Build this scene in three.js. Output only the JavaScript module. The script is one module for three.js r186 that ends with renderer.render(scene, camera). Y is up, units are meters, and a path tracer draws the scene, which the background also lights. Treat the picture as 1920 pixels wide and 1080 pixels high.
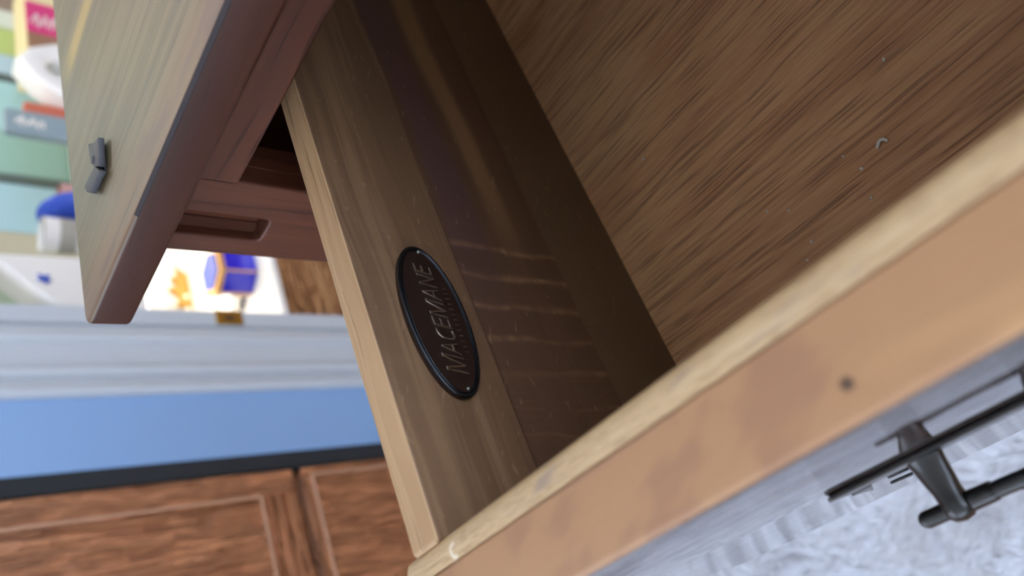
import * as THREE from 'three';
import { RoundedBoxGeometry } from 'three/addons/geometries/RoundedBoxGeometry.js';
import { mergeGeometries, mergeVertices, toCreasedNormals } from 'three/addons/utils/BufferGeometryUtils.js';
import { RectAreaLightUniformsLib } from 'three/addons/lights/RectAreaLightUniformsLib.js';
import { FontLoader } from 'three/addons/loaders/FontLoader.js';
import { TextGeometry } from 'three/addons/geometries/TextGeometry.js';

// ---------- camera, sky, exposure ----------
const S = 0.12;                       // one modelling unit in metres
const EYE = 6.4;                      // the eye stands 6.4 units above the floor
const scene = new THREE.Scene();
const camera = new THREE.PerspectiveCamera(2 * Math.atan(540 / 1405.9) * 180 / Math.PI, 16 / 9, 0.005, 60);
{
  const m = new THREE.Matrix4().makeBasis(
    new THREE.Vector3(0.56651, -0.74667, 0.34864), new THREE.Vector3(0.57570, 0.05590, -0.81575), new THREE.Vector3(0.58961, 0.66284, 0.46152));
  camera.quaternion.setFromRotationMatrix(m).normalize();
  camera.position.set(0, EYE * S, 0);
}
camera.focus = 0.262;
camera.userData.fStop = 8.2;
scene.background = new THREE.Color(0.78, 0.89, 1.11);
scene.backgroundIntensity = 5;
const renderer = new THREE.WebGLRenderer({ antialias: true });
renderer.toneMapping = THREE.LinearToneMapping;
renderer.toneMappingExposure = 1.03;
renderer.shadowMap.enabled = true;
RectAreaLightUniformsLib.init();

// ---------- helpers ----------
let seed = 7;
const rnd = () => { seed = (seed * 1664525 + 1013904223) >>> 0; return seed / 4294967296; };
const rr = (a, b) => a + (b - a) * rnd();
const used = new Map();
function numbered(n) { const k = used.get(n) ?? 0; used.set(n, k + 1); return k ? n + '_' + String(k).padStart(3, '0') : n; }
const V = (w, u, d) => new THREE.Vector3(w * S, (u + EYE) * S, d * S);     // modelling units (right, up from the eye, front) to metres
const toWorld = new THREE.Matrix4().makeScale(S, S, S).setPosition(0, EYE * S, 0);
function shadows(m) { m.castShadow = true; m.receiveShadow = true; return m; }
function thing(name, label, category, base, group) {
  const o = new THREE.Group(); o.name = numbered(name); o.position.copy(base); o.userData = { label, category };
  if (group) o.userData.group = group;
  scene.add(o); return o;
}
const org = new THREE.Vector3();
// a geometry in modelling units becomes a named mesh under parent (or the scene)
function part(name, geo, mat, parent, label) {
  const g = geo.clone(); g.applyMatrix4(toWorld);
  let p = parent; org.set(0, 0, 0);
  while (p && p !== scene) { org.add(p.position); p = p.parent; }
  g.translate(-org.x, -org.y, -org.z);
  const m = shadows(new THREE.Mesh(g, mat)); m.name = parent ? name : numbered(name);
  if (label) m.userData.label = label;
  (parent ?? scene).add(m); return m;
}
// one mesh that is a thing of its own, its origin at its base
function single(name, geo, mat, label, category, group) {
  const g = geo.clone(); g.applyMatrix4(toWorld); g.computeBoundingBox();
  const b = g.boundingBox, c = new THREE.Vector3((b.min.x + b.max.x) / 2, b.min.y, (b.min.z + b.max.z) / 2);
  g.translate(-c.x, -c.y, -c.z);
  const m = shadows(new THREE.Mesh(g, mat)); m.name = numbered(name); m.position.copy(c); m.userData = { label, category };
  if (group) m.userData.group = group;
  scene.add(m); return m;
}
function struct(name, geo, mat) { const m = part(name, geo, mat, null); m.userData.kind = 'structure'; return m; }
// uv in modelling units; grain 'w','u','d' says along which axis the texture's u runs
function boxUV(g, grain = 'w', off = [0, 0]) {
  g = g.index ? g.toNonIndexed() : g;
  const p = g.attributes.position, uv = new Float32Array(p.count * 2), a = new THREE.Vector3(), b = new THREE.Vector3(), c = new THREE.Vector3();
  const gi = 'wud'.indexOf(grain);
  for (let i = 0; i < p.count; i += 3) {
    a.fromBufferAttribute(p, i); b.fromBufferAttribute(p, i + 1); c.fromBufferAttribute(p, i + 2);
    const n = b.clone().sub(a).cross(c.clone().sub(a)); const q = [Math.abs(n.x), Math.abs(n.y), Math.abs(n.z)];
    const k = q.indexOf(Math.max(...q)); const rest = [0, 1, 2].filter((x) => x !== k);
    let ui = rest.includes(gi) ? gi : rest[0], vi = rest.find((x) => x !== ui);
    for (let j = 0; j < 3; j++) { const e = [p.getX(i + j), p.getY(i + j), p.getZ(i + j)]; uv[(i + j) * 2] = e[ui] + off[0]; uv[(i + j) * 2 + 1] = e[vi] + off[1]; }
  }
  g.setAttribute('uv', new THREE.BufferAttribute(uv, 2)); return g;
}
function box(w0, w1, u0, u1, d0, d1, r = 0.012, grain = 'w', off) {
  const g = new RoundedBoxGeometry(w1 - w0, u1 - u0, d1 - d0, 2, Math.min(r, (w1 - w0) / 2.1, (u1 - u0) / 2.1, (d1 - d0) / 2.1));
  g.translate((w0 + w1) / 2, (u0 + u1) / 2, (d0 + d1) / 2); return boxUV(g, grain, off);
}
function plain(w0, w1, u0, u1, d0, d1, grain = 'w', off) { const g = new THREE.BoxGeometry(w1 - w0, u1 - u0, d1 - d0); g.translate((w0 + w1) / 2, (u0 + u1) / 2, (d0 + d1) / 2); return boxUV(g, grain, off); }
const merge = (list) => mergeGeometries(list.map((g) => { g = g.index ? g.toNonIndexed() : g.clone(); for (const k of Object.keys(g.attributes)) if (!['position', 'normal', 'uv'].includes(k)) g.deleteAttribute(k); return g; }));
// a profile in (d, w) swept up along u
function upright(profile, u0, u1, grain = 'u') {
  const s = new THREE.Shape(profile.map(([d, w]) => new THREE.Vector2(d, w)));
  const g = new THREE.ExtrudeGeometry(s, { depth: u1 - u0, bevelEnabled: false });       // x=d, y=w, z=along
  g.applyMatrix4(new THREE.Matrix4().set(0, 1, 0, 0, 0, 0, 1, u0, 1, 0, 0, 0, 0, 0, 0, 1)); return boxUV(g, grain);
}
function tube(points, r, seg = 40, rad = 14, closed = false) { return new THREE.TubeGeometry(new THREE.CatmullRomCurve3(points.map((p) => new THREE.Vector3(...p)), closed), seg, r, rad, closed); }

// ---------- noise and textures ----------
const PERM = new Uint16Array(1024); { let s = 99; for (let i = 0; i < 1024; i++) { s = (s * 1664525 + 1013904223) >>> 0; PERM[i] = s >>> 16; } }
const h2 = (x, y) => PERM[(PERM[x & 1023] + y * 57 + (y >> 3)) & 1023] / 65535;
function vn(x, y) {
  const ix = Math.floor(x), iy = Math.floor(y); let fx = x - ix, fy = y - iy; fx = fx * fx * (3 - 2 * fx); fy = fy * fy * (3 - 2 * fy);
  const a = h2(ix, iy), b = h2(ix + 1, iy), c = h2(ix, iy + 1), d = h2(ix + 1, iy + 1); return a + (b - a) * fx + (c - a) * fy + (a - b - c + d) * fx * fy;
}
const fb = (x, y) => vn(x, y) * 0.55 + vn(x * 2.1 + 7, y * 2.1 + 3) * 0.3 + vn(x * 4.3 + 1, y * 4.3 + 9) * 0.15;
const sst = (a, b, x) => { const t = Math.min(1, Math.max(0, (x - a) / (b - a))); return t * t * (3 - 2 * t); };
const mixc = (c, d, t) => { c[0] += (d[0] - c[0]) * t; c[1] += (d[1] - c[1]) * t; c[2] += (d[2] - c[2]) * t; };
// fn(a, b, c) writes the sRGB colour (0-255) at a, b in modelling units into c and returns a height 0..1
function paint(W, H, x0, x1, y0, y1, fn) {
  const map = new Uint8Array(W * H * 4), bump = new Uint8Array(W * H), c = [0, 0, 0];
  for (let j = 0; j < H; j++) for (let i = 0; i < W; i++) {
    const h = fn(x0 + (i + 0.5) / W * (x1 - x0), y0 + (j + 0.5) / H * (y1 - y0), c), k = j * W + i;
    map[k * 4] = Math.max(0, Math.min(255, c[0])); map[k * 4 + 1] = Math.max(0, Math.min(255, c[1])); map[k * 4 + 2] = Math.max(0, Math.min(255, c[2])); map[k * 4 + 3] = 255;
    bump[k] = Math.max(0, Math.min(255, h * 255));
  }
  const out = {};
  for (const [key, data, fmt] of [['map', map, THREE.RGBAFormat], ['bumpMap', bump, THREE.RedFormat]]) {
    const t = new THREE.DataTexture(data, W, H, fmt); t.magFilter = THREE.LinearFilter; t.minFilter = THREE.LinearFilter; t.wrapS = t.wrapT = THREE.MirroredRepeatWrapping;
    if (key === 'map') t.colorSpace = THREE.SRGBColorSpace;
    t.repeat.set(1 / (x1 - x0), 1 / (y1 - y0)); t.offset.set(-x0 / (x1 - x0), -y0 / (y1 - y0)); t.needsUpdate = true; out[key] = t;
  }
  return out;
}
// ordinary boards: grain along the texture's first axis
function boards({ W = 1024, H = 512, lx = 4, ly = 1.6, base, dark, light, ring = 5, pore = 60, pores = 0.35, mottled = 0.25, s = 0 }) {
  return paint(W, H, 0, lx, 0, ly, (a, b, c) => {
    const y = b + 0.05 * (fb(a * 1.1 + s, b * 3 + s) - 0.5) + 0.02 * (vn(a * 4 + s, b * 9) - 0.5);
    const r = fb(y * ring + s * 3.1, a * 0.25 + s), f = fb(y * ring * 7 + s, a * 0.9 + s * 2), p = vn(y * pore + s, a * 2.6 + s), p2 = vn(y * pore * 2.1, a * 5 + s), m = fb(a * 2.3 + s, b * 3.4 + 11 + s);
    c[0] = base[0]; c[1] = base[1]; c[2] = base[2];
    mixc(c, dark, sst(0.45, 0.8, r) * 0.75); mixc(c, light, sst(0.55, 0.2, f) * 0.45); mixc(c, m > 0.5 ? light : dark, Math.abs(m - 0.5) * 2 * mottled);
    const pp = sst(0.62, 0.85, p * 0.6 + p2 * 0.4) * pores; mixc(c, dark, pp); c[0] *= 1 - 0.25 * pp; c[1] *= 1 - 0.25 * pp; c[2] *= 1 - 0.25 * pp;
    return 0.7 - 0.6 * pp + 0.12 * (f - 0.5);
  });
}
const mat = (o) => new THREE.MeshPhysicalMaterial({ roughness: 0.6, metalness: 0, ...o });
const mm = 0.001;

// drawer side, inner face and edge: grain along depth; heartwood streak, glued board joint, curly figure, pale sapwood band
const sideTex = paint(2048, 1024, -3.3, -0.3, -2.3, -1.0, (d, u, c) => {
  const wob = 0.03 * (fb(d * 1.3, u * 2) - 0.5) * 2;
  const y = u + wob, f = fb(y * 42, d * 1.3 + 4), f2 = fb(y * 120, d * 3.1), slow = fb(y * 6 + 3, d * 0.5);
  c[0] = 124; c[1] = 95; c[2] = 68;
  mixc(c, [106, 79, 55], sst(0.35, 0.75, slow) * 0.8); mixc(c, [176, 142, 104], sst(0.6, 0.25, f) * 0.3); mixc(c, [92, 68, 50], sst(0.55, 0.8, f2) * 0.35);
  const low = u < -1.376 + 0.006 * (vn(d * 3, 2) - 0.5);                                       // lower glued board
  if (low) mixc(c, [92, 65, 46], 0.85); else mixc(c, [160, 128, 98], sst(-1.6, -2.4, d) * 0.5 * sst(0.3, 0.7, fb(y * 14, d * 0.8 + 9)));  // upper board paler to the rear, ambient light put into its colour
  const joint = 1 - sst(0.002, 0.007, Math.abs(u + 1.376 - 0.004 * (vn(d * 3, 2) - 0.5))); mixc(c, [70, 46, 32], joint * 0.75 * sst(-1.9, -1.1, d));
  // heartwood streak
  const cen = -1.475 + 0.02 * (d + 2) + 0.03 * (vn(d * 1.1, 7) - 0.5), half = 0.085 + 0.03 * (vn(d * 1.7, 3) - 0.5), hw = 1 - sst(half * 0.75, half * 1.1, Math.abs(y - cen) + 0.02 * (f - 0.5));
  mixc(c, [92, 66, 62], hw * 0.8 * sst(-0.75, -1.35, d));
  const ls = 1 - sst(0.02, 0.075, Math.abs(y + 1.635)); mixc(c, [168, 130, 90], ls * 0.6 * sst(-1.0, -1.7, d));
  const l2 = 1 - sst(0.006, 0.03, Math.abs(y + 1.79 + 0.02 * Math.sin(d * 2.1))); mixc(c, [84, 60, 42], l2 * 0.6 * sst(-0.9, -1.4, d));
  const band = sst(-1.816, -1.824, u + 0.004 * (vn(d * 5, 1) - 0.5)); mixc(c, [108, 84, 60], band * 0.8);
  // curly cross figure
  const cur = (low ? 1 : 0.15) * (1 - band) * sst(-1.35, -1.15, d) * (0.45 + 0.55 * sst(0.3, 0.6, fb(d * 1.5 + 5, u * 2))); const ph = d + 0.10 * (u + 1.6) + 0.03 * (fb(u * 5, d * 4) - 0.5), fineness = sst(-0.95, -0.6, d), wv = ph + 0.09 * (fb(ph * 4, u * 2.2) - 0.5), ra = Math.pow(0.5 + 0.5 * Math.sin(wv * 56 + 1.4), 5) * (0.15 + 0.85 * vn(ph * 9 + 2, u * 3.5)) * (1 - 0.45 * fineness), rb = 0.3 * Math.pow(0.5 + 0.5 * Math.sin(wv * 190 + 3 * vn(ph * 9, u * 4)), 2), rip = 0.32 + 0.62 * ra + rb * (0.4 + 0.6 * fineness) * vn(u * 14, d * 6);
  mixc(c, rip > 0.5 ? [178, 140, 100] : [84, 58, 42], (rip > 0.5 ? sst(0.45, 0.95, rip) * 0.5 : sst(0.5, 0.25, rip) * 0.4) * cur * (0.5 + 1.0 * vn(u * 34, d * 9)));
  // fine scratches
  const sc = sst(0.9, 0.97, vn(d * 14 + u * 30, u * 90 - d * 40)) * 0.25; mixc(c, [200, 176, 140], sc);
  return 0.6 + 0.25 * (f2 - 0.5) - 0.25 * joint + 0.5 * (rip - 0.5) * cur - 0.3 * sst(0.7, 0.9, f2);
});
// drawer bottom: straight pored grain along the width
const bottomTex = paint(1024, 2048, -1.45, 0.45, -3.3, -0.3, (w, d, c) => {
  const y = d + 0.02 * (fb(w * 1.4, d * 1.2) - 0.5) + 0.006 * (vn(w * 5, d * 6) - 0.5);
  const p = vn(y * 150, w * 6 + 0.7), p2 = vn(y * 270 + 5, w * 11.0), p3 = vn(y * 85 + 9, w * 3.4), t = fb(y * 9, w * 0.5), m = fb(w * 1.6 + 4, d * 1.7 + 2), k = sst(0.62, 0.86, fb(w * 2.7, y * 9.0 + 5));
  c[0] = 196; c[1] = 148; c[2] = 104;
  mixc(c, [172, 118, 82], sst(0.35, 0.7, t) * 0.5); mixc(c, [206, 164, 116], sst(0.4, 0.75, m) * 0.5); mixc(c, [146, 108, 78], k * 0.3);
  const q = sst(0.50, 0.82, p * 0.5 + p2 * 0.28 + p3 * 0.22); mixc(c, [116, 82, 57], q * 0.55); mixc(c, [222, 180, 132], sst(0.5, 0.2, p * 0.6 + p2 * 0.4) * 0.4);
  return 0.85 - 0.7 * q;
});
// table top: grain along the width, pale and yellowish streaks, an open worn band along the front edge
const topTex = paint(2048, 1024, -2.5, 1.4, -4.1, -1.45, (w, d, c) => {
  const y = d + 0.05 * (fb(w * 0.9, d * 1.4) - 0.5) + 0.015 * (vn(w * 4, d * 8) - 0.5);
  const f = fb(y * 26, w * 0.8), f2 = fb(y * 85, w * 2.2 + 3), sl = fb(y * 5, w * 0.35), p = vn(y * 150, w * 4);
  c[0] = 92; c[1] = 78; c[2] = 54;
  mixc(c, [74, 62, 46], sst(0.4, 0.75, sl) * 0.7); mixc(c, [126, 106, 78], sst(0.58, 0.3, f) * 0.55); mixc(c, [80, 62, 46], sst(0.55, 0.8, f2) * 0.5);
  const ye = 1 - sst(0.03, 0.10, Math.abs(y + 2.66 + 0.02 * (vn(w * 3, 1) - 0.5))); mixc(c, [186, 150, 70], ye * 0.75 * sst(-2.4, -2.1, w));
  const wear = sst(-1.78 + 0.10 * (fb(w * 2.2, 4) - 0.5), -1.60, d + 0.05 * (f - 0.5)); mixc(c, [128, 88, 64], wear * 0.6); mixc(c, [92, 62, 60], wear * sst(0.5, 0.7, fb(w * 5, y * 20)) * 0.6);
  const q = sst(0.64, 0.9, p * 0.5 + f2 * 0.5); mixc(c, [70, 56, 46], q * 0.6);
  return 0.7 - 0.5 * q + 0.25 * (f - 0.5);
});
const paleTex = boards({ base: [186, 152, 112], dark: [164, 128, 90], light: [206, 174, 132], ring: 9, pore: 150, pores: 0.75, mottled: 0.5, s: 3.3 });      // drawer edges
const mahoganyTex = boards({ base: [84, 47, 34], dark: [56, 31, 25], light: [108, 64, 44], ring: 6, pore: 80, pores: 0.5, mottled: 0.25, s: 1.7 });
const cabinetTex = boards({ lx: 7, ly: 3, H: 1024, base: [232, 158, 110], dark: [202, 124, 84], light: [244, 176, 120], ring: 3.2, pore: 34, pores: 0.2, mottled: 0.35, s: 5.2 });
const floorTex = boards({ lx: 8, ly: 3, base: [226, 164, 108], dark: [196, 132, 82], light: [240, 184, 126], ring: 3, pore: 30, pores: 0.3, s: 6.4 });

// top of the drawer front: outer orange-brown board and inner pale lining
const frontTex = paint(2048, 256, -1.8, 0.8, -0.32, -0.13, (w, d, c) => {
  const m = fb(w * 3.1 + 2, d * 7), m2 = fb(w * 8 + 5, d * 16 + w * 5), g = fb(d * 90, w * 2.5);
  c[0] = 172; c[1] = 130; c[2] = 92; mixc(c, [192, 150, 104], sst(0.5, 0.75, m) * 0.7); mixc(c, [150, 108, 82], sst(0.5, 0.25, m2) * 0.55); mixc(c, [140, 102, 92], sst(-0.285, -0.31, d) * sst(0.4, 0.7, fb(w * 2.2 + 9, 1)) * 0.6); mixc(c, [168, 124, 88], sst(0.5, 0.7, g) * 0.25);
  const kn = 1 - sst(0.006, 0.014, Math.hypot(w + 0.409, (d + 0.201) * 1.1)); mixc(c, [70, 52, 40], kn * 0.8);
  return 0.6 + 0.1 * (m2 - 0.5);
});
const liningTex = paint(2048, 128, -1.8, 0.8, -0.385, -0.30, (w, d, c) => {
  const f = fb(d * 120 + w * 2, w * 6), sm = fb(w * 6 + 1, d * 30), st = fb(w * 14, d * 60 + w * 4);
  c[0] = 200; c[1] = 170; c[2] = 130; mixc(c, [224, 198, 158], sst(0.5, 0.75, f) * 0.5); mixc(c, [156, 126, 92], sst(0.55, 0.8, vn(w * 24, d * 420)) * 0.4); mixc(c, [176, 132, 66], sst(-0.352, -0.366, d) * 0.7);
  mixc(c, [150, 132, 122], sst(0.55, 0.75, sm) * sst(0.35, 0.7, st) * 0.65 * (1 - sst(0.01, 0.03, Math.abs(d + 0.33)))); mixc(c, [150, 118, 82], sst(0.6, 0.8, fb(w * 30, d * 200)) * 0.3);
  const nk = 1 - sst(0.003, 0.006, Math.abs(Math.hypot(w + 1.335, d + 0.325) - 0.014)); if (w < -1.33) mixc(c, [236, 224, 200], nk * 0.9);
  return 0.6 + 0.2 * (f - 0.5);
});
const M = {
  side: mat({ ...sideTex, bumpScale: 0.25 * mm, roughness: 0.62 }),
  pale: mat({ ...paleTex, bumpScale: 0.2 * mm, roughness: 0.6 }),
  orange: mat({ ...frontTex, bumpScale: 0.1 * mm, roughness: 0.5 }),
  lining: mat({ ...liningTex, bumpScale: 0.1 * mm, roughness: 0.55 }),
  face: mat({ ...mahoganyTex, roughness: 0.12, clearcoat: 1, clearcoatRoughness: 0.02 }),
  bottom: mat({ ...bottomTex, bumpScale: 0.35 * mm, roughness: 0.6 }),
  top: mat({ ...topTex, bumpScale: 0.18 * mm, roughness: 0.45, clearcoat: 0.12, clearcoatRoughness: 0.35, specularIntensity: 0.8 }),
  mahogany: mat({ ...mahoganyTex, bumpScale: 0.12 * mm, roughness: 0.42 }),
  darkEdge: mat({ ...mahoganyTex, color: 0xc4bcbc, bumpScale: 0.12 * mm, roughness: 0.45 }),
  inlay: mat({ color: 0x332c2d, roughness: 0.85 }),
  cabinet: mat({ ...cabinetTex, roughness: 0.4, clearcoat: 0.3, clearcoatRoughness: 0.25 }),
  bead: mat({ color: 0xc89a7c, roughness: 0.35, clearcoat: 0.3, clearcoatRoughness: 0.25 }),  // panel bead: highlight put into a paler colour than the cabinet wood
  floor: mat({ ...floorTex, roughness: 0.45 }),
  iron: mat({ color: 0x07090a, roughness: 0.4, metalness: 0, clearcoat: 0.5, clearcoatRoughness: 0.1 }),
  plaque: mat({ color: 0x32231d, roughness: 0.45, metalness: 0.4 }),
  rim: mat({ color: 0x101a22, roughness: 0.25, metalness: 0.5, clearcoat: 0.5, clearcoatRoughness: 0.2 }),
  letters: mat({ color: 0x8a7c70, roughness: 0.2, metalness: 0.85 }),
  pin: mat({ color: 0x8f9894, roughness: 0.3, metalness: 0.9 }),
  steel: mat({ color: 0x4a4a4e, roughness: 0.6, metalness: 0.3 }),
  blue: mat({ color: 0x88aedd, roughness: 0.5 }),
  paleblue: mat({ color: 0xc2cbd2, roughness: 0.45 }),
  dark: mat({ color: 0x23282d, roughness: 0.8 }),
  white: mat({ color: 0xf0eee8, roughness: 0.5 }),
  wall: mat({ color: 0xd9dad4, roughness: 0.85 }),
  ceiling: mat({ color: 0xeeeeea, roughness: 0.9 }),
  brass: mat({ color: 0xa8863a, roughness: 0.35, metalness: 0.9 }),
  gold: mat({ color: 0xc89a50, roughness: 0.35, metalness: 0.8 }),
  gilt: mat({ color: 0xd9a860, roughness: 0.4, metalness: 0.5 }),
  porcelain: mat({ color: 0xf2f1ee, roughness: 0.25, clearcoat: 0.5 }),
  cobalt: mat({ color: 0x1010c8, roughness: 0.25, clearcoat: 0.6 }),
  azure: mat({ color: 0x0f3aa8, roughness: 0.25, clearcoat: 0.6 }),  // box lid: overhead lamplight put into a lighter blue
  lidblue: mat({ color: 0x3556c4, roughness: 0.35 }),
  glass: mat({ color: 0xffffff, roughness: 0.03, transmission: 1, thickness: 0.02, ior: 1.5 }),
  pane: mat({ color: 0xffffff, roughness: 0.02, transmission: 1, thickness: 0, ior: 1.45 }),
};

// ---------- the room ----------
const FL = -EYE, CE = 13.5, XL = -13, XR = 21, ZB = -20, ZF = 20, T = 1.0;
struct('floor', plain(XL - T, XR + T, FL - T, FL, ZB - T, ZF + T, 'd'), M.floor);
struct('ceiling', plain(XL - T, XR + T, CE, CE + T, ZB - T, ZF + T), M.ceiling);
const WIN1 = [2.2, 19, 0.8, 12], WIN2 = [-19, 7, -1.5, 12];      // d0, d1, u0, u1 of the left and the right window
function wallWithWindow(name, w0, w1, [d0, d1, u0, u1]) {
  struct(name, merge([plain(w0, w1, FL, u0, ZB, ZF), plain(w0, w1, u1, CE, ZB, ZF), plain(w0, w1, u0, u1, ZB, d0), plain(w0, w1, u0, u1, d1, ZF)]), M.wall);
}
wallWithWindow('wall_left', XL - T, XL, WIN1);
wallWithWindow('wall_right', XR, XR + T, WIN2);
struct('wall_back', plain(XL - T, XR + T, FL, CE, ZB - T, ZB), M.wall);
const ADDED_WIN3 = [-9, 15, 0.5, 12.2];                                 // unseen window behind the camera, added to light the drawer opening and rail
struct('wall_front', merge([plain(XL - T, XR + T, FL, ADDED_WIN3[2], ZF, ZF + T), plain(XL - T, XR + T, ADDED_WIN3[3], CE, ZF, ZF + T), plain(XL - T, ADDED_WIN3[0], ADDED_WIN3[2], ADDED_WIN3[3], ZF, ZF + T), plain(ADDED_WIN3[1], XR + T, ADDED_WIN3[2], ADDED_WIN3[3], ZF, ZF + T)]), M.wall);
{
  const [w0, w1, u0, u1] = ADDED_WIN3, z = ZF + T / 2, b = 0.45, g = [box(w0, w1, u0, u0 + b, z - 0.25, z + 0.25, 0.05), box(w0, w1, u1 - b, u1, z - 0.25, z + 0.25, 0.05)];
  for (let i = 0; i <= 3; i++) { const w = w0 + (w1 - w0 - b) * i / 3; g.push(box(w, w + b, u0, u1, z - 0.25, z + 0.25, 0.05)); }
  const f = struct('added_window_3', merge(g), M.white);
  for (let i = 0; i < 3; i++) { const w = w0 + b + (w1 - w0 - b) * i / 3; part('pane', plain(w, w + (w1 - w0 - b) / 3 - b, u0 + b, u1 - b, z - 0.03, z + 0.03), M.pane, f); }
}
[[WIN1, XL - T / 2, 'window_1'], [WIN2, XR + T / 2, 'window_2']].forEach(([[d0, d1, u0, u1], w, n]) => {
  const g = [], b = 0.45; g.push(box(w - 0.25, w + 0.25, u0, u0 + b, d0, d1, 0.05), box(w - 0.25, w + 0.25, u1 - b, u1, d0, d1, 0.05));
  for (let i = 0; i <= 3; i++) { const d = d0 + (d1 - d0 - b) * i / 3; g.push(box(w - 0.25, w + 0.25, u0, u1, d, d + b, 0.05)); }
  const f = struct(n, merge(g), M.white);
  for (let i = 0; i < 3; i++) { const d = d0 + b + (d1 - d0 - b) * i / 3; part('pane', plain(w - 0.03, w + 0.03, u0 + b, u1 - b, d, d + (d1 - d0 - b) / 3 - b), M.pane, f); }
});

// ---------- bedside table with its drawer pulled out ----------
const table = thing('bedside_table', 'brown wooden bedside table with its drawer pulled out, greyish polished top and dark red-brown frame', 'table', V(-0.515, FL, -2.8));
const TR = -0.515 * 2;                                             // mirror about the table's middle: w -> TR - w
{
  // top slab: plan outline with rounded corners, rounded edge
  const L = -2.345, Rr = TR + 2.345, F = -1.525, B = -4.05, r = 0.05, bev = 0.014, th = 0.13;
  const s = new THREE.Shape(); const l = L + bev, rt = Rr - bev, f = -(F - bev), b = -(B + bev);            // shape y = -d
  s.moveTo(l + r, f); s.lineTo(rt - r, f); s.quadraticCurveTo(rt, f, rt, f + r); s.lineTo(rt, b - r); s.quadraticCurveTo(rt, b, rt - r, b); s.lineTo(l + r, b); s.quadraticCurveTo(l, b, l, b - r); s.lineTo(l, f + r); s.quadraticCurveTo(l, f, l + r, f);
  const g = new THREE.ExtrudeGeometry(s, { depth: th - 2 * bev, bevelEnabled: true, bevelThickness: bev, bevelSize: bev, bevelSegments: 4, curveSegments: 8 });
  g.rotateX(-Math.PI / 2); g.translate(0, -0.73 + bev, 0);
  const gg = boxUV(toCreasedNormals(g, 0.5), 'w');
  const edge = [], top = []; // triangles facing up carry the top's figure, the rim is dark red wood
  const p = gg.attributes.position, n = gg.attributes.normal, uvA = gg.attributes.uv;
  const pick = (keep) => { const pos = [], nor = [], uv = []; for (let i = 0; i < p.count; i += 3) { const a = new THREE.Vector3().fromBufferAttribute(p, i), bb = new THREE.Vector3().fromBufferAttribute(p, i + 1), c = new THREE.Vector3().fromBufferAttribute(p, i + 2), nn = bb.clone().sub(a).cross(c.clone().sub(a)).normalize(); if (keep(nn)) for (let j = 0; j < 3; j++) { pos.push(p.getX(i + j), p.getY(i + j), p.getZ(i + j)); nor.push(n.getX(i + j), n.getY(i + j), n.getZ(i + j)); uv.push(uvA.getX(i + j), uvA.getY(i + j)); } } const o = new THREE.BufferGeometry(); o.setAttribute('position', new THREE.Float32BufferAttribute(pos, 3)); o.setAttribute('normal', new THREE.Float32BufferAttribute(nor, 3)); o.setAttribute('uv', new THREE.Float32BufferAttribute(uv, 2)); return o; };
  const tt = part('table_top', pick((q) => q.y > 0.45), M.top, table, 'greyish brown polished top board');
  part('top_edge', pick((q) => q.y <= 0.45), M.darkEdge, tt, 'dark red-brown rounded edge of the top');
  part('edge_strip', (() => { const g = new RoundedBoxGeometry(2.47, 0.006, 0.015, 2, 0.0025); g.rotateX(0.95); g.translate(TR / 2, -0.6065, -1.5295); return boxUV(g); })(), M.inlay, tt, 'thin dark strip along the front edge of the top');
  // frame
  part('front_rail', box(-1.78, TR + 1.78, -0.945, -0.73, -1.95, -1.73, 0.012, 'w', [0.3, 0.4]), M.mahogany, table);
  part('bottom_rail', box(-1.76, TR + 1.76, -2.72, -2.5, -1.95, -1.73, 0.012, 'w', [1.3, 0.9]), M.mahogany, table);
  // front leg with a milled slot in its face
  const leg = (slot, d0, d1, w0, w1) => {
    const sh = new THREE.Shape([[w0 + 0.01, FL + 0.01], [w1 - 0.01, FL + 0.01], [w1 - 0.01, -0.74], [w0 + 0.01, -0.74]].map((q) => new THREE.Vector2(...q)));
    if (!slot) return box(w0, w1, FL, -0.73, d0, d1, 0.012, 'u');
    const a = w0 + 0.086, b = w0 + 0.222, lo = -1.125, hi = -0.77, q = 0.035, h = new THREE.Path();
    h.moveTo(a + q, lo); h.lineTo(b - q, lo); h.quadraticCurveTo(b, lo, b, lo + q); h.lineTo(b, hi); h.lineTo(a, hi); h.lineTo(a, lo + q); h.quadraticCurveTo(a, lo, a + q, lo); sh.holes.push(h);
    const g1 = new THREE.ExtrudeGeometry(sh, { depth: 0.07, bevelEnabled: true, bevelThickness: 0.008, bevelSize: 0.008, bevelSegments: 2, curveSegments: 6 }); g1.translate(0, 0, d1 - 0.078);
    const wedge = new THREE.ExtrudeGeometry(new THREE.Shape([[a - 0.004, d1 - 0.025], [a + 0.03, d1 - 0.07], [a + 0.03, d1 - 0.074], [a - 0.004, d1 - 0.074]].map(([p, q2]) => new THREE.Vector2(p, -q2))), { depth: hi - lo - 0.02, bevelEnabled: false });
    wedge.rotateX(-Math.PI / 2); wedge.translate(0, lo + 0.01, 0);
    return merge([boxUV(g1, 'u'), boxUV(wedge, 'u'), box(w0, w1, FL, -0.73, d0, d1 - 0.075, 0.008, 'u')]);
  };
  part('leg', leg(true, -1.92, -1.73, -2.14, -1.755), M.mahogany, table, 'front leg with a milled slot in its face');
  part('leg', leg(false, -1.92, -1.73, TR + 1.755, TR + 2.14), M.mahogany, table);
  part('leg', leg(false, -3.92, -3.73, -2.14, -1.755), M.mahogany, table);
  part('leg', leg(false, -3.92, -3.73, TR + 1.755, TR + 2.14), M.mahogany, table);
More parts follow.
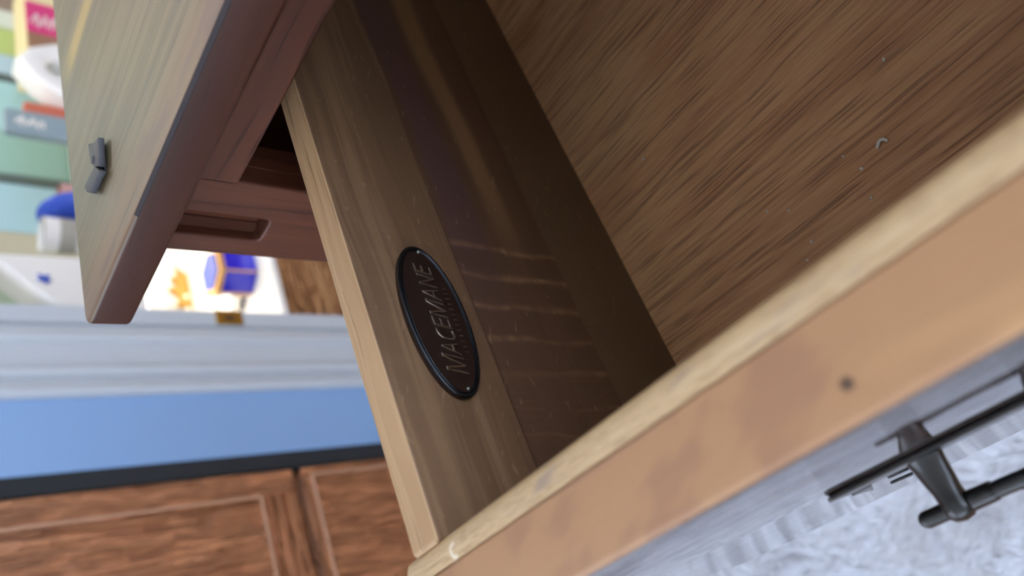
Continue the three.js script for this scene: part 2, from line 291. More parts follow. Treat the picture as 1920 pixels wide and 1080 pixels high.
  for (const [a, b] of [[-2.12, -2.04], [TR + 2.04, TR + 2.12]]) part('side_panel', box(a, b, -2.72, -0.73, -3.74, -1.91, 0.01, 'd'), M.mahogany, table);
  part('back_panel', box(-1.76, TR + 1.76, -2.72, -0.73, -3.86, -3.78, 0.01), M.mahogany, table);
  for (const [a, b] of [[-2.03, -1.62], [TR + 1.62, TR + 2.03]]) part('drawer_runner', box(a, b, -2.5, -2.345, -3.77, -1.96, 0.01, 'd'), M.mahogany, table);
}
// the drawer
const drawer = new THREE.Group(); drawer.name = 'drawer'; table.add(drawer); drawer.userData.label = 'open drawer of paler brown wood with an oval plaque inside';
{
  const wi = -1.3875, wo = -1.495, Ro = TR - wo, Ri = TR - wi;
  // sides: inner, outer faces and worn rounded top edge
  const sideGeo = (a, b) => box(a, b, -2.3, -1.0, -3.25, -0.36, 0.014, 'd');
  const split = (g, up) => { const q = g.attributes, pos = [], nor = [], uv = []; for (let i = 0; i < q.position.count; i += 3) { const a = new THREE.Vector3().fromBufferAttribute(q.position, i), b = new THREE.Vector3().fromBufferAttribute(q.position, i + 1), c = new THREE.Vector3().fromBufferAttribute(q.position, i + 2); const n = b.sub(a).cross(c.sub(a)).normalize(); if ((n.y > 0.5) === up) for (let j = 0; j < 3; j++) { pos.push(q.position.getX(i + j), q.position.getY(i + j), q.position.getZ(i + j)); nor.push(q.normal.getX(i + j), q.normal.getY(i + j), q.normal.getZ(i + j)); uv.push(q.uv.getX(i + j), q.uv.getY(i + j)); } } const o = new THREE.BufferGeometry(); o.setAttribute('position', new THREE.Float32BufferAttribute(pos, 3)); o.setAttribute('normal', new THREE.Float32BufferAttribute(nor, 3)); o.setAttribute('uv', new THREE.Float32BufferAttribute(uv, 2)); return o; };
  for (const [a, b] of [[wo, wi], [Ri, Ro]]) {
    const g = sideGeo(a, b), m = part('drawer_side', split(g, false), M.side, drawer), q = new THREE.Group();
    const mesh = part('drawer_side_edge', split(g, true), M.pale, drawer, 'pale worn top edge of the drawer side');
  }
  part('drawer_bottom', plain(wi - 0.05, Ri + 0.05, -2.27, -2.2, -3.22, -0.35, 'w'), M.bottom, drawer);
  part('drawer_back', box(wi - 0.002, Ri + 0.002, -2.3, -1.04, -3.25, -3.15, 0.012, 'w'), M.pale, drawer);
  // front: inner pale board and outer board with a slightly battered, polished face
  let fl = -1.545, fr = TR + 1.545;
  const prof = (pts, grain) => { const s = new THREE.Shape(pts.map(([d, u]) => new THREE.Vector2(d, u))); const e = 0.016; const g = new THREE.ExtrudeGeometry(s, { depth: fr - fl - 2 * e, bevelEnabled: true, bevelThickness: e, bevelSize: 0.008, bevelOffset: -0.008, bevelSegments: 3 }); g.applyMatrix4(new THREE.Matrix4().set(0, 0, 1, fl + e, 0, 1, 0, 0, -1, 0, 0, 0, 0, 0, 0, 1)); return g; };
  // (profile x is -d so that the sweep runs along w)
  const inner = [[0.372, -2.3], [0.372, -1.035], [0.360, -1.010], [0.338, -1.0], [0.3056, -1.0], [0.3050, -2.3]].reverse();
  part('drawer_front_lining', boxUV(toCreasedNormals(prof(inner), 0.7), 'w'), M.lining, drawer, 'pale inner board of the drawer front');
  fl = -1.72; fr = TR + 1.72;
  const outer = [[0.3046, -2.52], [0.3046, -1.006], [0.3005, -1.001], [0.164, -1.0], [0.156, -1.0015], [0.150, -1.006], [0.148, -1.014], [0.148, -2.512], [0.152, -2.52]].reverse();
  const og = boxUV(toCreasedNormals(prof(outer), 0.5), 'w');
  const q = og.attributes, cut = (front) => { const pos = [], nor = [], uv = []; for (let i = 0; i < q.position.count; i += 3) { const a = new THREE.Vector3().fromBufferAttribute(q.position, i), b = new THREE.Vector3().fromBufferAttribute(q.position, i + 1), c = new THREE.Vector3().fromBufferAttribute(q.position, i + 2); const n = b.sub(a).cross(c.sub(a)).normalize(); if ((n.z > 0.9) === front) for (let j = 0; j < 3; j++) { pos.push(q.position.getX(i + j), q.position.getY(i + j), q.position.getZ(i + j)); nor.push(q.normal.getX(i + j), q.normal.getY(i + j), q.normal.getZ(i + j)); uv.push(q.uv.getX(i + j), q.uv.getY(i + j)); } } const o = new THREE.BufferGeometry(); o.setAttribute('position', new THREE.Float32BufferAttribute(pos, 3)); o.setAttribute('normal', new THREE.Float32BufferAttribute(nor, 3)); o.setAttribute('uv', new THREE.Float32BufferAttribute(uv, 2)); return o; };
  part('drawer_front', cut(false), M.orange, drawer, 'orange-brown top of the drawer front');
  part('drawer_front_face', cut(true), M.face, drawer, 'mirror-polished outer face of the drawer front');

  // oval plaque on the left side
  const pc = [-1.2155, -0.951];                                    // u, d of its middle
  const oval = (a, b) => { const s = new THREE.Shape(); s.absellipse(0, 0, a, b, 0, Math.PI * 2); return s; };
  const place = (g) => { g.applyMatrix4(new THREE.Matrix4().set(0, 0, 1, wi, 0, 1, 0, pc[0], -1, 0, 0, pc[1], 0, 0, 0, 1)); return g; };   // x -> -d, y -> u, z -> +w
  const pl = new THREE.ExtrudeGeometry(oval(0.235, 0.09), { depth: 0.010, bevelEnabled: true, bevelThickness: 0.006, bevelSize: 0.012, bevelSegments: 3, curveSegments: 64 });
  part('oval_plaque', place(toCreasedNormals(pl, 0.6)), M.plaque, drawer, 'dark brown oval metal plaque with raised lettering');
  const rim = (a, b, r, z) => { const pts = []; for (let i = 0; i < 72; i++) { const t = i / 72 * Math.PI * 2; pts.push([a * Math.cos(t), b * Math.sin(t), z]); } return tube(pts, r, 144, 10, true); };
  part('plaque_rim', place(merge([rim(0.242, 0.0970, 0.0060, 0.014), rim(0.2335, 0.0890, 0.0026, 0.0165)])), M.rim, drawer, 'blue-black raised rim of the plaque');
  for (const x of [-0.222, 0.228]) { const g = new THREE.SphereGeometry(0.006, 14, 8, 0, 6.283, 0, 1.57); g.rotateX(Math.PI / 2); g.translate(x, -0.012, 0.016); part('plaque_pin', place(g), M.pin, drawer); }
  const font = await new FontLoader().loadAsync('fonts/droid/droid_sans_regular.typeface.json');
  const word = []; let x = -0.182;
  for (const [ch, size] of [['M', 0.066], ['A', 0.056], ['C', 0.056], ['E', 0.056], ['M', 0.056], ['A', 0.056], ['N', 0.056], ['E', 0.056]]) {
    const g = new TextGeometry(ch, { font, size, depth: 0.002, curveSegments: 6, bevelEnabled: true, bevelThickness: 0.004, bevelSize: 0.0022, bevelOffset: -0.0018, bevelSegments: 3 });
    g.computeBoundingBox(); const x0 = g.boundingBox.min.x, wd = g.boundingBox.max.x - x0, tw = { M: 0.053, A: 0.041, C: 0.036, E: 0.031, N: 0.038 }[ch]; g.translate(-x0, 0, 0); g.scale(tw / wd, 1, 1); g.applyMatrix4(new THREE.Matrix4().set(1, 0.25, 0, x, 0, 1, 0, -0.030, 0, 0, 1, 0.0155, 0, 0, 0, 1)); word.push(g); x += tw + 0.004;
  }
  part('plaque_lettering', place(merge(word)), M.letters, drawer, 'raised slanted lettering on the plaque');
  const dots = []; for (let i = 0; i < 13; i++) for (const dy of [0, 0.008]) { const g = new THREE.CapsuleGeometry(0.0013, 0.005, 3, 6); g.rotateZ(-0.3 + (i * 7 % 5) * 0.15); g.translate(-0.11 + i * 0.0175, -0.058 + dy * (i % 3 ? 1 : 0.6), 0.0165); dots.push(g); }
  part('plaque_small_line', place(merge(dots)), M.letters, drawer, 'row of tiny worn raised marks under the lettering');

  // iron bail handle
  const faceD = (u) => -0.148;
  const bar = new THREE.Shape(); const B0 = -0.872, B1 = TR + 0.872;
  [[B0, -1.70], [B0 + 0.02, -1.675], [B1 - 0.02, -1.675], [B1, -1.70], [B1 - 0.02, -1.74], [B1 - 0.12, -1.755], [B0 + 0.12, -1.755], [B0 + 0.02, -1.74]].forEach(([a, b], i) => (i ? bar.lineTo(a, b) : bar.moveTo(a, b)));
  const bg = new THREE.ExtrudeGeometry(bar, { depth: 0.004, bevelEnabled: true, bevelThickness: 0.004, bevelSize: 0.006, bevelSegments: 3 }); bg.translate(0, 0, faceD(-1.735) + 0.004);
  part('handle_plate', toCreasedNormals(bg, 0.6), M.iron, drawer, 'black iron back plate of the handle');
  for (const [m, lobes] of [[1, 1], [-1, 1]]) {                     // pierced lobes below the bar
    const X = (w) => (m > 0 ? w : TR - w);
    const tri = new THREE.Shape([[-0.865, -1.795], [-0.80, -1.765], [-0.862, -1.90]].map(([a, b]) => new THREE.Vector2(X(a), b)));
    const g = new THREE.ExtrudeGeometry(tri, { depth: 0.008, bevelEnabled: true, bevelThickness: 0.003, bevelSize: 0.003, bevelSegments: 2 }); g.translate(0, 0, faceD(-1.85) + 0.002);
    const g2 = new RoundedBoxGeometry(0.06, 0.02, 0.008, 2, 0.003); g2.rotateZ(m * -0.6); g2.translate(X(-0.862), -2.08, faceD(-2.05) + 0.005);
    part('plate_lobe', merge([toCreasedNormals(g, 0.5), g2]), M.iron, drawer);
  }
  for (const pw of [-0.655, TR + 0.655]) {
    // post: a flattened stem that swells into a knuckle
    const st = [], rad = [[-0.150, 0.044, 0.032], [-0.135, 0.040, 0.028], [-0.115, 0.037, 0.026], [-0.09, 0.034, 0.027], [-0.065, 0.030, 0.030], [-0.045, 0.030, 0.034], [-0.028, 0.033, 0.037], [-0.014, 0.030, 0.034], [-0.003, 0.020, 0.022], [0.001, 0.0, 0.0]];
    const pos = [], idx = [], N = 20; rad.forEach(([d, a, b]) => { for (let k = 0; k < N; k++) { const t = k / N * Math.PI * 2; pos.push(pw + a * Math.cos(t), -1.742 - 0.01 * sst(-0.15, -0.02, d) + b * Math.sin(t), d + 0.004); } });
    for (let i = 0; i < rad.length - 1; i++) for (let k = 0; k < N; k++) { const a = i * N + k, b = i * N + (k + 1) % N, c = a + N, e = b + N; idx.push(a, b, c, b, e, c); }
    const g = new THREE.BufferGeometry(); g.setAttribute('position', new THREE.Float32BufferAttribute(pos, 3)); g.setIndex(idx); g.computeVertexNormals(); g.setAttribute('uv', new THREE.Float32BufferAttribute(new Float32Array(pos.length / 3 * 2), 2));
    part('handle_post', g, M.iron, drawer, 'iron post of the handle');
    const out = pw < TR / 2 ? -1 : 1, k1 = new THREE.CapsuleGeometry(0.0185, 0.05, 8, 16); k1.rotateZ(Math.PI / 2); k1.translate(pw + out * 0.045, -1.750, -0.026);
    part('handle_knob', k1, M.iron, drawer);
    const k2 = new THREE.CylinderGeometry(0.0215, 0.0205, 0.05, 20); k2.rotateZ(Math.PI / 2); k2.translate(pw - out * 0.055, -1.750, -0.026);
    part('handle_collar', k2, M.iron, drawer);
  }
  part('handle_bail', tube([[-0.61, -1.750, -0.026], [-0.50, -1.752, -0.024], [TR / 2, -1.755, -0.022], [TR + 0.50, -1.752, -0.024], [TR + 0.61, -1.750, -0.026]], 0.0175, 40, 18), M.iron, drawer, 'round black iron grip bar of the handle');
}

// ---------- small things in and on the table ----------
{
  // bent bow-shaped iron clip on the top
    const lobe = (pts, h0, tilt) => { const s = new THREE.Shape(pts.map(([w, d]) => new THREE.Vector2(w, -d))); const g = new THREE.ExtrudeGeometry(s, { depth: 0.012, bevelEnabled: true, bevelThickness: 0.004, bevelSize: 0.004, bevelSegments: 2 }); g.rotateX(-Math.PI / 2); g.translate(0, h0, 0); return toCreasedNormals(g, 0.5); };
  const a = lobe([[-1.887, -1.955], [-1.93, -1.975], [-1.989, -2.027], [-1.983, -1.946], [-1.957, -1.902], [-1.912, -1.864]], -0.588, 0);
  const b = lobe([[-1.956, -1.896], [-2.082, -1.922], [-2.065, -1.888], [-2.027, -1.852], [-1.951, -1.845], [-1.910, -1.836]], -0.588, 0);
  const pin = new THREE.CylinderGeometry(0.012, 0.014, 0.018, 14); pin.translate(-1.955, -0.576, -1.925);
  const clip = thing('iron_clip', 'small dark bent bow-shaped iron clip on the greyish table top', 'clip', V(-1.96, -0.6, -1.92));
  part('clip_wing', a, M.steel, clip); part('clip_wing', b, M.steel, clip); part('clip_rivet', pin, M.steel, clip);
  const lift = new THREE.BoxGeometry(0.05, 0.006, 0.05); lift.translate(-1.95, -0.596, -1.89); part('clip_foot', lift, M.steel, clip);
}
{
  const paper = mat({ color: 0xd8d4cc, roughness: 0.8 });
  const scrap = tube([[-0.445, -2.192, -0.957], [-0.43, -2.188, -0.968], [-0.418, -2.186, -0.966], [-0.412, -2.192, -0.955]], 0.0055, 14, 6);
  single('lint_scrap', scrap, paper, 'largest white curled scrap of lint on the drawer bottom', 'lint');
  const spots = [[-1.094, -1.515], [-0.288, -1.162], [-0.533, -1.007], [-0.512, -0.94], [-0.539, -0.851], [-0.815, -1.028], [-0.756, -0.983], [-0.751, -0.855], [-0.794, -0.815]];
  let first;
  const say = ['faintest pale crumb near the left side panel, far from the other crumbs', 'tiny bright crumb behind the curled lint scrap, farthest back on the right', 'tiny pale crumb just left of the curled lint scrap', 'tiny pale crumb in front of the curled lint scrap', 'pale crumb nearest the middle of the drawer front, in front of the lint', 'leftmost of the two crumbs in the middle of the drawer bottom', 'rightmost of the two crumbs in the middle of the drawer bottom', 'pale crumb close behind the drawer front, upper one of two', 'pale crumb closest to the drawer front, lower one of two'];
  spots.forEach(([w, d], i) => {
    if (!first) { const g = new THREE.IcosahedronGeometry(0.0055, 1); g.scale(1.2, 0.7, 0.9); g.translate(w, -2.196, d); first = single('crumb', g, paper, say[0], 'crumb', 'pale crumbs on the drawer bottom'); }
    else { const c = first.clone(); c.name = numbered('crumb'); c.position.copy(first.position).add(new THREE.Vector3((w - spots[0][0]) * S, 0, (d - spots[0][1]) * S)); c.rotation.y = i; const k = [1, 0.9, 0.7, 1, 0.8, 0.75, 0.8, 0.9, 0.7][i]; c.scale.setScalar(k); c.userData.label = say[i]; scene.add(c); }
  });
}

// ---------- white fur rug ----------
{
  const rug = thing('fur_rug', 'white short-haired fur rug on the floor below the drawer front', 'rug', V(-3.2, FL, 0.7));
    const hide = mat({ color: 0xdedbd4, roughness: 0.95 });
  part('rug_backing', box(-7.6, 1.2, FL, FL + 0.04, -1.2, 2.6, 0.02), hide, rug);
  const blade = new THREE.BufferGeometry();
  blade.setAttribute('position', new THREE.Float32BufferAttribute([-0.005, 0, 0, 0.005, 0, 0, -0.004, 0.03, 0.03, 0.004, 0.03, 0.03, 0, 0.042, 0.085], 3)); blade.setIndex([0, 1, 2, 1, 3, 2, 2, 3, 4]); blade.computeVertexNormals();
  blade.scale(S, S, S);
  const N = 340000, pile = new THREE.InstancedMesh(blade, mat({ color: 0xe6ebf6, roughness: 0.7, side: THREE.DoubleSide }), N), mtx = new THREE.Matrix4(), qq = new THREE.Quaternion(), e = new THREE.Euler(), col = new THREE.Color();
  for (let i = 0; i < N; i++) {
    let w = rr(-7.2, -0.9), d = rr(-1.1, 1.4); const wide = i > 220000 ? 1.5 : 1; if (wide > 1) { w = rr(-7.55, 1.15); d = rr(-1.18, 2.57); }
    const fl = fb(w * 0.8, d * 0.8) * 7 + 1.2 * vn(w * 5, d * 5), tw = w + 0.25 * (fb(w * 2, d * 2) - 0.5), td = d + 0.3 * (fb(w * 2 + 7, d * 2) - 0.5), tuft = 0.65 * vn(tw * 9 + td * 5, td * 24 - tw * 8) + 0.35 * vn(tw * 30, td * 40); e.set(-0.8 * (tuft - 0.5) + rr(-0.25, 0.25), fl + rr(-0.35, 0.35), rr(-0.25, 0.25), 'YXZ'); qq.setFromEuler(e); const k = rr(0.8, 1.3) * (0.65 + 0.65 * tuft);
    mtx.compose(V(w, FL + 0.035, d).sub(rug.position), qq, new THREE.Vector3(k * wide, k, k)); pile.setMatrixAt(i, mtx); const t = rr(0.88, 1.0); pile.setColorAt(i, col.setRGB(t, t * 0.985, t * 0.96));
  }
  pile.name = 'rug_pile'; pile.userData.kind = 'stuff'; shadows(pile); rug.add(pile);
}

// ---------- wooden cabinet with panelled doors ----------
{
  const c = thing('panelled_cabinet', 'reddish-brown wooden cabinet with beaded panel door above a drawer, left of the table', 'cabinet', V(-10.4, FL, -0.7));
  const F = -9, d0 = -3.70, d1 = 2.1;
  part('carcass', box(-12.4, F - 0.22, FL, 0.4, d0 + 0.02, d1, 0.03, 'u'), M.cabinet, c);
  part('cabinet_top', box(-12.5, F + 0.08, 0.4, 0.55, d0 - 0.02, d1 + 0.06, 0.04, 'd'), M.cabinet, c);
  const framed = (u0, u1, dA, dB, name, stile, rail) => {
    const g = [box(F - 0.2, F, u0, u1, dA, dA + stile, 0.03, 'u', [6.5, 4.2]), box(F - 0.2, F, u0, u1, dB - stile, dB, 0.03, 'u', [6.45, 3.5]), box(F - 0.2, F - 0.004, u0, u0 + rail, dA + stile, dB - stile, 0.03, 'd', [rr(0, 3), rr(0, 2)]), box(F - 0.2, F - 0.004, u1 - rail, u1, dA + stile, dB - stile, 0.03, 'd', [rr(0, 3), rr(0, 2)])];
    const door = part(name, merge(g), M.cabinet, c);
    part('inset_panel', box(F - 0.16, F - 0.05, u0 + rail - 0.02, u1 - rail + 0.02, dA + stile - 0.02, dB - stile + 0.02, 0.02, 'u', [6.55, 3.71]), M.cabinet, door);
    const y0 = u0 + rail, y1 = u1 - rail, a = dA + stile, b = dB - stile, w = F + 0.004, r = 0.022;
    part('panel_bead', merge([[[w, y0, a], [w, y1, a]], [[w, y0, b], [w, y1, b]], [[w, y0, a], [w, y0, b]], [[w, y1, a], [w, y1, b]]].map((q) => { const A = new THREE.Vector3(...q[0]), Bv = new THREE.Vector3(...q[1]), g2 = new THREE.CapsuleGeometry(r, A.distanceTo(Bv), 6, 12); g2.applyQuaternion(new THREE.Quaternion().setFromUnitVectors(new THREE.Vector3(0, 1, 0), Bv.clone().sub(A).normalize())); g2.translate((A.x + Bv.x) / 2, (A.y + Bv.y) / 2, (A.z + Bv.z) / 2); return boxUV(g2, 'u'); })), M.bead, door, 'bead around the panel, its highlight put into a paler colour');
  };
  framed(-4.60, 0.36, d0, -0.80, 'door', 0.33, 0.50);
  framed(-4.60, 0.36, -0.79, d1, 'door', 0.33, 0.50);
  framed(-6.30, -4.72, d0, -0.80, 'drawer', 0.12, 0.14);
  framed(-6.30, -4.72, -0.79, d1, 'drawer', 0.12, 0.14);
}

// ---------- pale painted display cupboard built against the left wall ----------
{
  const c = thing('display_cupboard', 'pale blue painted display cupboard with moulded upright, open shelves and wooden base', 'cupboard', V(-11, FL, -11));
  const F = -9, U0 = FL, U1 = 6;
  part('blue_pilaster', box(F - 0.5, F, U0, U1, -4.90, -3.955, 0.03, 'u'), M.blue, c, 'flat blue painted strip of the cupboard front');
  part('gap_shade_strip', box(-12.98, F - 0.02, U0, U1, -3.965, -3.725, 0.02, 'u'), M.dark, c, 'dark strip standing in for the shaded gap beside the wooden cabinet');  // charcoal strip added where there is only a shadow gap
  const mould = [[-6.20, F - 0.5], [-6.20, F + 0.02], [-5.96, F + 0.02], [-5.94, F - 0.03], [-5.90, F - 0.03], [-5.88, F + 0.03], [-5.80, F + 0.05], [-5.75, F + 0.10], [-5.70, F + 0.12], [-5.65, F + 0.09], [-5.62, F + 0.04], [-5.32, F + 0.04], [-5.27, F + 0.10], [-5.22, F + 0.12], [-5.17, F + 0.09], [-5.13, F + 0.02], [-5.07, F + 0.02], [-5.03, F + 0.08], [-4.96, F + 0.11], [-4.90, F + 0.07], [-4.885, F - 0.02], [-4.885, F - 0.5]];
  part('moulded_upright', upright(mould, U0, U1), M.paleblue, c, 'pale grey-blue moulded upright');
  part('upright', box(F - 0.5, F, U0, U1, -19.6, -18.9, 0.03, 'u'), M.paleblue, c);
  part('cornice', box(-12.98, F + 0.2, U1, U1 + 0.5, -19.8, -3.9, 0.05, 'd'), M.paleblue, c);
  part('lower_back', box(-12.98, -12.8, -5.0, -3.45, -18.9, -6.2, 0.02, 'd'), M.white, c, 'white back of the lower compartment');
  part('shelf', box(-12.8, -10.1, -3.45, -3.30, -18.9, -6.2, 0.02, 'd'), M.white, c);
  part('base_shelf', box(-12.98, F + 0.02, -5.12, -5.01, -18.9, -6.2, 0.02, 'd'), M.white, c, 'white bottom shelf');
  part('base_front', box(F - 0.2, F - 0.02, -6.38, -5.12, -18.9, -6.2, 0.02, 'd', [1, 0.5]), mat({ ...floorTex, roughness: 0.5 }), c, 'orange-brown wooden base under the white shelf');
  const latch = part('latch_plate', box(F - 0.01, F + 0.05, -4.36, -3.97, -6.21, -5.97, 0.015, 'u'), M.brass, c, 'small brass latch plate');
  part('latch_hole', box(F + 0.03, F + 0.056, -4.24, -4.09, -6.10, -6.04, 0.01, 'u'), M.dark, latch);
  // painted vertical boards of the back
  const tones = [[-19, -16.9, 0x8f7c6e], [-16.9, -16.3, 0xd8dccb], [-16.3, -15.4, 0xb9c878], [-15.4, -14.8, 0xb4cbd6], [-14.8, -14.55, 0x55605e], [-14.55, -13.1, 0xa8cfd0], [-13.1, -11.95, 0x93b8ac], [-11.95, -11.72, 0x56635f], [-11.72, -10.5, 0xa6cad4], [-10.5, -9.9, 0xb9b49c], [-9.9, -8.3, 0x93a48e], [-8.3, -6.2, 0xa3bcb4]];
  tones.forEach(([a, b, h], i) => part('back_board', box(-12.98, -12.86 + (i % 2) * 0.02, -3.44, U1, a + 0.012, b - 0.012, 0.015, 'u'), mat({ color: h, roughness: 0.55 }), c));
}
// strip lights in the cupboard
function strip(u, w, d0, d1, power, label, down = true) {
  const t = thing('strip_light', label, 'light', V(w, u - 0.1, (d0 + d1) / 2));
  part('housing', box(w - 0.14, w + 0.14, u - 0.07, u, d0, d1, 0.02, 'd'), M.white, t);
  part('diffuser', box(w - 0.11, w + 0.11, u - 0.095, u - 0.06, d0 + 0.05, d1 - 0.05, 0.012, 'd'), mat({ color: 0xffffff, emissive: 0xfff4e0, emissiveIntensity: 3, roughness: 0.6 }), t);
  const l = new THREE.RectAreaLight(0xfff3e2, power, 0.22 * S, (d1 - d0 - 0.1) * S); l.position.set(0, (-0.105 + 0.1) * S, 0); l.rotation.x = -Math.PI / 2; l.position.y = -0.006 * S + 0; t.add(l); l.position.y = (u - 0.108 - (u - 0.1)) * S; 
}
strip(-3.45, -10.4, -12, -6.5, 40, 'slim strip light under the middle shelf of the pale cupboard');
strip(6.0, -9.9, -18, -6.6, 85, 'slim strip light under the top of the pale cupboard');

// ---------- things on the cupboard shelves ----------
{
  const sh = -3.3;
  const ex = (pts, depth, w0, bev = 0.06, hole) => { const s = new THREE.Shape(pts.map(([d, u]) => new THREE.Vector2(-d, u))); if (hole) { const h = new THREE.Path(); h.absellipse(-hole[0], hole[1], hole[2], hole[3], 0, Math.PI * 2); s.holes.push(h); } const g = new THREE.ExtrudeGeometry(s, { depth, bevelEnabled: true, bevelThickness: bev, bevelSize: bev, bevelOffset: -bev, bevelSegments: 4, curveSegments: 20 }); g.applyMatrix4(new THREE.Matrix4().set(0, 0, 1, w0, 0, 1, 0, 0, -1, 0, 0, 0, 0, 0, 0, 1)); return toCreasedNormals(g, 0.7); };
  // carton
  const ct = thing('gift_box', 'cream, pink and brown gift box at the far end of the upper shelf', 'box', V(-11.2, sh, -14.3));
  part('box_body', box(-11.7, -10.75, sh, -2.25, -15.6, -13.02, 0.03, 'd'), mat({ color: 0xe9d9a8, roughness: 0.6 }), ct);
  part('pink_panel', box(-10.77, -10.73, sh + 0.02, -2.27, -14.6, -13.7, 0.008, 'd'), mat({ color: 0xd83a7c, roughness: 0.6 }), ct, 'bright pink printed panel');
  part('brown_panel', box(-10.77, -10.73, sh + 0.02, -2.27, -13.68, -13.04, 0.008, 'd'), mat({ color: 0x9a7258, roughness: 0.6 }), ct, 'brown printed panel');
  const sq = []; for (let i = 0; i < 9; i++) { const g = new THREE.CapsuleGeometry(0.012, 0.3, 3, 6); g.rotateX(1.2 + 0.2 * (i % 3)); g.translate(-10.725, -2.39 - i * 0.045, -14.1 + 0.03 * (i % 4)); sq.push(g); }
  part('white_print', merge(sq), M.white, ct);
  // pointed white piece with a ring
  single('porcelain_jug', ex([[-12.35, -1.98], [-11.9, -2.25], [-11.62, -2.62], [-11.6, sh], [-12.95, sh], [-12.95, -2.6], [-12.7, -2.2]], 0.35, -10.7, 0.09, [-12.28, -2.62, 0.2, 0.17]), M.porcelain, 'white porcelain piece with pointed top and round opening on the upper shelf', 'ornament');
  single('patterned_box', box(-11.2, -10.6, sh, -2.12, -11.62, -11.28, 0.03), mat({ color: 0xc86a50, roughness: 0.6 }), 'small red-orange patterned box beside the grey box on the upper shelf', 'box');
  const bk = thing('grey_box', 'upright grey-blue box with blurred white lettering on the upper shelf', 'box', V(-11, sh, -10.95));
  part('box_body', box(-10.66, -10.5, sh, -1.8, -11.27, -10.74, 0.03, 'u'), mat({ color: 0x8fa3ac, roughness: 0.55 }), bk);
  const lt = []; for (let i = 0; i < 8; i++) { const g = new THREE.CapsuleGeometry(0.018, 0.10 + 0.05 * (i % 3), 3, 8); g.rotateX(Math.PI / 2 + 0.4 * ((i % 3) - 1)); g.translate(-10.49, -1.98 - i * 0.055, -11.0 + 0.03 * (i % 2)); lt.push(g); }
  part('white_print', merge(lt), M.white, bk);
  // ribbed pink tumbler
  { const pts = [[0, 0], [0.16, 0], [0.17, 0.03], [0.19, 0.36], [0.18, 0.37], [0.165, 0.05], [0, 0.04]].map((q) => new THREE.Vector2(...q)); const g = [new THREE.LatheGeometry(pts, 32)]; for (let i = 0; i < 14; i++) { const t = i / 14 * 6.283, r = new THREE.CapsuleGeometry(0.02, 0.3, 3, 6); r.translate(0.185 * Math.cos(t), 0.19, 0.185 * Math.sin(t)); g.push(r); } const m = merge(g); m.scale(1, 2.2, 1); m.translate(-10.5, sh, -9.42); single('ribbed_tumbler', m, mat({ color: 0xd9aca4, roughness: 0.3 }), 'small pink ribbed tumbler next to the blue saucer', 'tumbler'); }
  { const pts = [[0, 0], [0.2, 0.0], [0.3, 0.05], [0.36, 0.13], [0.345, 0.15], [0.28, 0.09], [0.19, 0.05], [0, 0.05]].map((q) => new THREE.Vector2(...q)); const g = new THREE.LatheGeometry(pts, 48); g.scale(1.55, 1.3, 1.55); g.rotateX(-Math.PI / 2); g.translate(-10.6, sh + 0.558, -8.97); single('blue_saucer', g, M.lidblue, 'blue saucer standing on edge against the white cup', 'saucer'); }
  { const pts = [[0, 0], [0.2, 0], [0.22, 0.03], [0.27, 0.3], [0.29, 0.66], [0.275, 0.67], [0.25, 0.3], [0.2, 0.05], [0, 0.05]].map((q) => new THREE.Vector2(...q)); const g = new THREE.LatheGeometry(pts, 40); const cup = thing('china_cup', 'tall white china mug with grey band between blue saucer and white pointed ornament', 'cup', V(-10.5, sh, -8.58)); g.scale(1, 1.64, 1); g.translate(-10.5, sh, -8.58); part('cup_body', g, M.porcelain, cup); const rg = new THREE.CylinderGeometry(0.2865, 0.279, 0.24, 40, 1, true); rg.translate(-10.5, sh + 0.76, -8.58); part('grey_band', rg, mat({ color: 0xa9a79c, roughness: 0.4, side: THREE.DoubleSide }), cup); }
  const po = thing('porcelain_ornament', 'large white porcelain ornament with slanted side and small blue mark', 'ornament', V(-10.4, sh, -7.7));
  part('body', ex([[-8.15, -1.25], [-8.0, -1.3], [-7.86, -1.62], [-7.42, -2.03], [-7.2, -2.3], [-7.15, sh], [-8.2, sh]], 0.3, -10.86, 0.12), M.porcelain, po);
  const mk = []; for (let i = 0; i < 5; i++) { const g = new THREE.CapsuleGeometry(0.02, 0.12, 3, 8); g.rotateX(0.6 * i); g.translate(-10.43, -2.20 + 0.03 * Math.sin(i * 2), -7.68 + 0.03 * Math.cos(i * 2.4)); mk.push(g); }
  part('blue_mark', merge(mk), M.lidblue, po, 'small blue painted mark');

  // lower compartment, floor at -5.01
  const lo = -5.01;
  const hex = (r, z) => { const q = []; for (let i = 0; i < 6; i++) { const t = i / 6 * Math.PI * 2 + Math.PI / 6; q.push(new THREE.Vector2(r * Math.cos(t), r * Math.sin(t))); } return q; };
  const bc = [-9.78, -7.52], R = 0.40;
  const bx = thing('blue_box', 'small deep blue faceted box with gilt edges on the white bottom shelf', 'box', V(bc[0], lo, bc[1]));
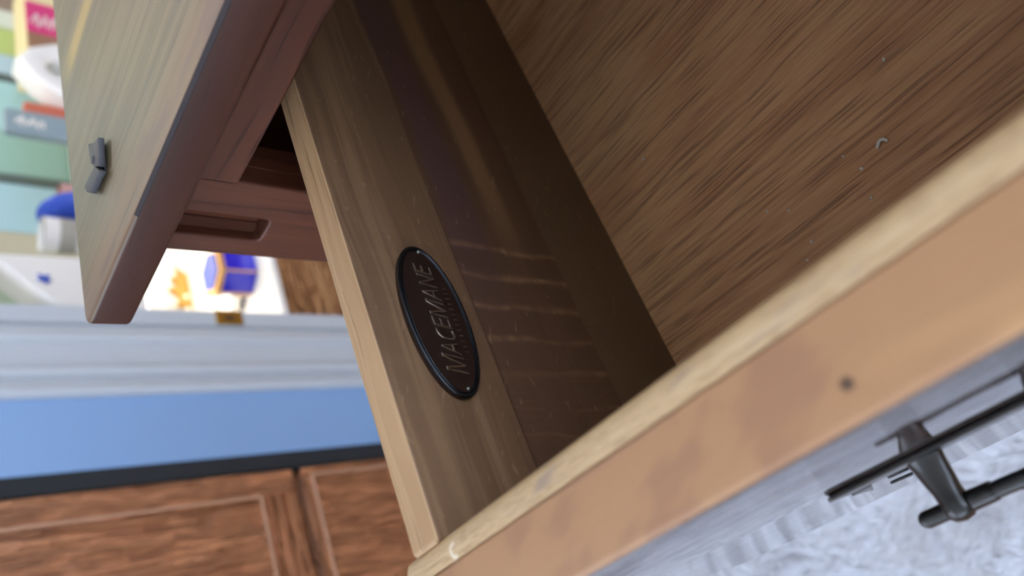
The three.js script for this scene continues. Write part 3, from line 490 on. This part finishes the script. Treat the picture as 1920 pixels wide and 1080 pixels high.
  const prism = (r, h, y, mtl, name, label) => { const g = new THREE.ExtrudeGeometry(new THREE.Shape(hex(r)), { depth: h, bevelEnabled: true, bevelThickness: 0.012, bevelSize: 0.012, bevelOffset: -0.012, bevelSegments: 2 }); g.rotateX(-Math.PI / 2); g.translate(bc[0], y + 0.012, bc[1]); return part(name, g, mtl, bx, label); };
  prism(R, 0.50, lo, M.cobalt, 'box_body'); prism(R + 0.015, 0.07, lo + 0.52, M.gilt, 'gilt_edge', 'gilt rim'); prism(R - 0.06, 0.02, lo + 0.60, M.azure, 'box_lid', 'lighter blue lid, light from above put into its colour');
  for (let i = 0; i < 6; i++) { const t = i / 6 * Math.PI * 2 + Math.PI / 6, g = new THREE.CylinderGeometry(0.02, 0.02, 0.52, 10); g.translate(bc[0] + R * Math.cos(t), lo + 0.27, bc[1] - R * Math.sin(t)); part('gilt_edge', g, M.gilt, bx); }
  // crystal stopper
  { const cr = thing('crystal_stopper', 'clear cut-glass stopper with pinkish glints beside the blue box', 'stopper', V(-10.2, lo, -7.2)); const g = new THREE.IcosahedronGeometry(0.19, 1); g.translate(-10.2, lo + 0.25, -7.2); part('stopper_head', g, M.glass, cr); const n = new THREE.LatheGeometry([[0, 0], [0.1, 0], [0.12, 0.02], [0.06, 0.06], [0.05, 0.09], [0, 0.09]].map((q) => new THREE.Vector2(...q)), 24); n.translate(-10.2, lo, -7.2); part('stopper_base', n, mat({ color: 0x333338, roughness: 0.4 }), cr); }
  // gold ornament near the back
  { const go = thing('gold_ornament', 'gilded spiky ornament with pale beads at the back of the bottom shelf', 'ornament', V(-12.3, lo, -8.9));
    const pts = []; const outl = [[-9.45, 0.22], [-9.25, 0.10], [-9.2, 0.30], [-9.05, 0.16], [-8.95, 0.36], [-8.8, 0.2], [-8.6, 0.28], [-8.55, 0.1], [-8.5, 0.0], [-9.3, 0.0]];
    part('crest', ex(outl.map(([d, u]) => [d, lo + u]), 0.12, -12.35, 0.02), M.gold, go);
    for (const [d, u] of [[-9.3, 0.26], [-8.98, 0.40], [-8.62, 0.32], [-8.45, 0.09], [-8.75, 0.09]]) { const g = new THREE.SphereGeometry(0.065, 18, 12); g.translate(-12.24, lo + u, d); part('bead', g, mat({ color: 0xf3ead2, roughness: 0.25 }), go); } }
}
renderer.render(scene, camera);
